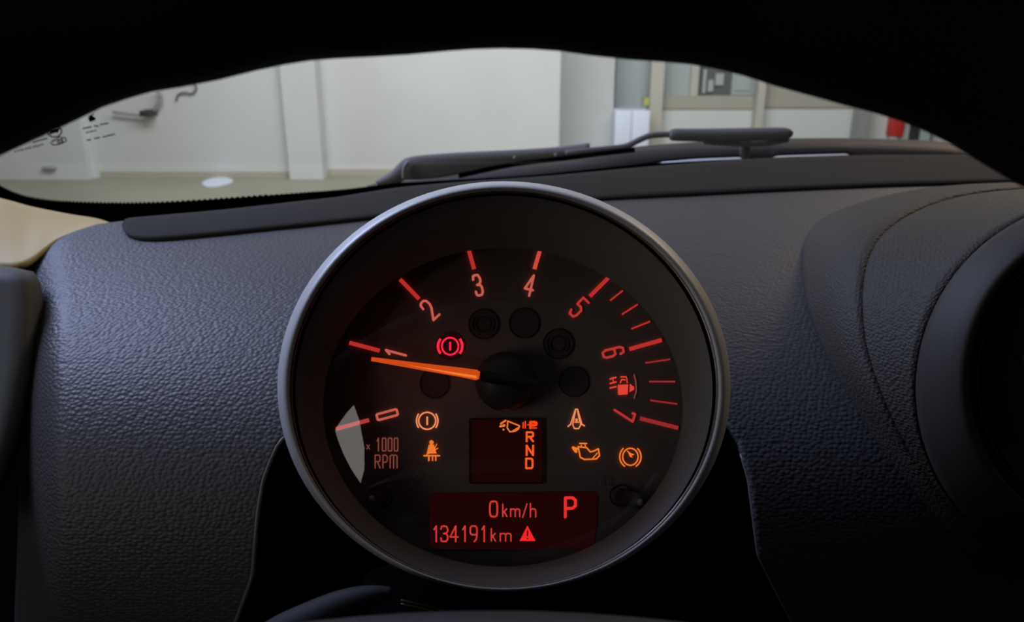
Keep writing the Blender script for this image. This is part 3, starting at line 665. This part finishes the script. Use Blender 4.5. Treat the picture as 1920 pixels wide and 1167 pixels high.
# small unlit prints and reset pins
k = Ink(tp)
for cx, cy, r in ((767, 906, 6.5), (783, 892, 5)):
    k.arc(cx, cy, r, r, 0, 360, 1.6, 16)
    for i in range(8): k.line([(cx+(r+1)*math.cos(i*.785), cy+(r+1)*math.sin(i*.785)), (cx+(r+3)*math.cos(i*.785), cy+(r+3)*math.sin(i*.785))], 1.3)
k.done('brightness_symbol', M['unlit'], face); k = Ink(tp)
for x in (1128, 1142): glyph(k, '0', x, 905, 6, 15, 1.7)
k.disc(1135, 912, 1.2, 6); k.done('trip_symbol', M['unlit'], face)
for x, y, dx, dy in ((713, 934, -16, 2), (1166, 930, 34, 12)):
    a = T(x, y, 0); b = T(x+dx, y+dy, .011)
    bm = bmesh.new(); tube(bm, [a, a.lerp(b, .75), a.lerp(b, .97), b], [.0022, .0022, .0021, .0014], 20, upv=TN); pin = link('reset_pin', bm, M['hub'], tach)
    k = Ink(lambda q, w2: T(q, w2, .0009)); k.arc(x, y, 22, 20, 0, 360, 3, 28); k.done('pin_collar', M['lensring'], pin)
    bm = bmesh.new(); bmesh.ops.create_uvsphere(bm, u_segments=10, v_segments=8, radius=.0010, matrix=Matrix.Translation(b)); link('pin_highlight', bm, mat('pin_highlight', (.3, .25, .25), .15), pin)  # paler bead stands in for the highlight on the pin end
# hub and needle
hb = []
for r_, h in ((56, .001), (55, .006), (51, .0095), (40, .0115), (22, .0125), (4, .0128)): hb.append([T(947+r_*math.cos(2*math.pi*i/48), 716-r_*math.sin(2*math.pi*i/48) , h) for i in range(48)])
bm = bmesh.new(); g = grid(bm, hb, True); bm.faces.new(g[-1]); link('needle_hub', bm, M['hub'], tach)
def npt(x, y, h): return T(x, y, h)
nd = []
bm = bmesh.new()
secs = [((696, 673.5), 3.8), ((745, 681), 5.2), ((800, 689.3), 6.8), ((860, 698), 8.6), ((893, 703.5), 9.8), ((901, 705), 6.0)]
for (x, y), hw in secs:
    nx, ny = .155, -.988
    nd.append([npt(x+nx*hw, y+ny*hw, .0098), npt(x+nx*hw*.35, y+ny*hw*.35, .0112), npt(x-nx*hw*.15, y-ny*hw*.15, .0114), npt(x-nx*hw, y-ny*hw, .0098), npt(x, y, .0085)])
g = grid(bm, nd, True); bm.faces.new(g[0]); bm.faces.new(g[-1]); ndl = link('needle', bm, M['needle'], tach, smooth=False)
k = Ink(lambda a, b: T(a, b, .0120)); k.poly([(760, 684.2), (893, 705), (894, 710), (860, 704)]); k.done('needle_stripe', M['needle2'], ndl)
bm = bmesh.new(); nd = []
for (x, y), hw in (((899, 705), 9), ((940, 712), 12), ((985, 719), 13), ((1010, 723), 11)):
    nx, ny = .155, -.988; nd.append([npt(x+nx*hw, y+ny*hw, .0125), npt(x, y, .0145), npt(x-nx*hw, y-ny*hw, .0125), npt(x, y, .011)])
g = grid(bm, nd, True); bm.faces.new(g[0]); bm.faces.new(g[-1]); link('needle_cap', bm, M['blackplastic'], tach, smooth=False)
# domed cover glass
bm = bmesh.new(); g = grid(bm, [gring(336.5*j/24, 298.5*j/24, 0, 96) for j in range(1, 25)], True); bm.faces.new(g[0]); link('cover_glass', bm, M['cover'], tach)

# ================================================================== STEERING COLUMN, STALK, WHEEL
colm = thing('steering_column', 'black steering column shroud under the tachometer', 'steering column', tuple(PZ(945, 1150, .25)))
bm = bmesh.new(); rows = []
for j, (py, z, hw) in enumerate(((1040, .30, 260), (1085, .262, 250), (1120, .242, 245), (1170, .225, 250), (1230, .215, 260), (1330, .21, 270))):
    rows.append([PZ(945+hw*math.cos(a), py+90*(1-math.sin(a))*.6, z+.03*(1-math.sin(a))) for a in [math.pi*(1-i/24) for i in range(25)]])
grid(bm, rows); thick(link('shroud', bm, M['blackgap'], colm), .003)
bm = bmesh.new()
for o_ in (0, 7): tube(bm, [PZ(x, y+o_, .21) for x, y in spline([(752, 1126), (785, 1133), (815, 1141), (850, 1150)], 5)], .00018, 6)
link('shroud_trim', bm, mat('brass_trim', (.7, .55, .3), .4, metal=.8), colm)
sk = thing('turn_signal_stalk', 'dark grey stalk reaching left from the steering column', 'stalk', tuple(PZ(720, 1130, .19)))
bm = bmesh.new(); sp = spline([(450, 1260, 46), (520, 1205, 44), (590, 1165, 38), (650, 1135, 30), (700, 1118, 20), (735, 1112, 10)], 5)
tube(bm, [PZ(x, y, .19) for x, y, r in sp], [r*.19/FPX for x, y, r in sp], 18); link('stalk_arm', bm, mat('stalk_plastic', (.014, .014, .014), .7, spec=.2), sk)

RN = TN
RP = PZ(945, 100, .125)
def RW(px, py, h=0.0): return PP(px, py, RP + RN*h, RN)
whl = thing('steering_wheel', 'black leather steering wheel framing the view from above', 'steering wheel', tuple(RW(930, 1400)))
edge = [(0, 279), (60, 252), (150, 208), (250, 176), (330, 163), (400, 150), (460, 135), (530, 121), (600, 112.5), (690, 109), (780, 104), (850, 97), (940, 94), (1040, 97.5), (1110, 108), (1180, 116), (1240, 120), (1320, 128), (1400, 145), (1500, 177), (1600, 205), (1700, 232), (1760, 256), (1810, 280), (1860, 308), (1920, 350)]
CXW, CYW = 930.0, 2150.0
pol = sorted((math.atan2(CYW-y, x-CXW), math.hypot(x-CXW, CYW-y)) for x, y in edge)
# edge in the wheel plane's own metric
C0 = RW(CXW, 1500); ex = CR.copy(); ey = (CU - RN*CU.dot(RN)).normalized()
ctr = RW(940, 94) - ey*.178
loc = sorted([(math.atan2((RW(x, y)-ctr).dot(ey), (RW(x, y)-ctr).dot(ex)), (RW(x, y)-ctr).length) for x, y in edge])
a0, a1 = loc[0][0], loc[-1][0]
full = [(a0-.9, .178), (a0-.35, (loc[0][1]+.178)/2+.001)] + loc + [(a1+.35, (loc[-1][1]+.178)/2+.001), (a1+.9, .178)]
TR = .0185; NW = 220; path = []
for i in range(NW):
    a = -math.pi/2 + 2*math.pi*i/NW
    r = smooth_tab(full, a) if a0-.9 < a < a1+.9 else .178
    path.append(ctr + (ex*math.cos(a)+ey*math.sin(a))*(r+TR+.0019))
bm = bmesh.new(); tube(bm, path, TR, 28, closed=True, upv=RN); link('wheel_rim', bm, M['rimleather'], whl)
# hub pad below the frame, its top edge just in view
hc = RW(925, 1146+520, -.0)
bm = bmesh.new(); rows = []
for s, h in ((1.0, -.02), (1.0, -.006), (.985, 0), (.95, .003), (.8, .008), (.5, .012), (.1, .013)):
    rows.append([RW(925+1250*s*math.cos(2*math.pi*i/96), 1667-(521*s)*math.sin(2*math.pi*i/96), h-.008) for i in range(96)])
g = grid(bm, rows, True); bm.faces.new(g[-1]); link('hub_pad', bm, M['hubpad'], whl)
for s in (-1, 1):
    bm = bmesh.new(); p0 = hc + ex*s*.085; p1 = ctr + ex*s*(.178+TR) + ey*-.02
    tube(bm, [p0, p0.lerp(p1, .5), p1], [.016, .012, .013], 16, flat=.5, upv=RN); link('spoke', bm, M['rimleather'], whl)
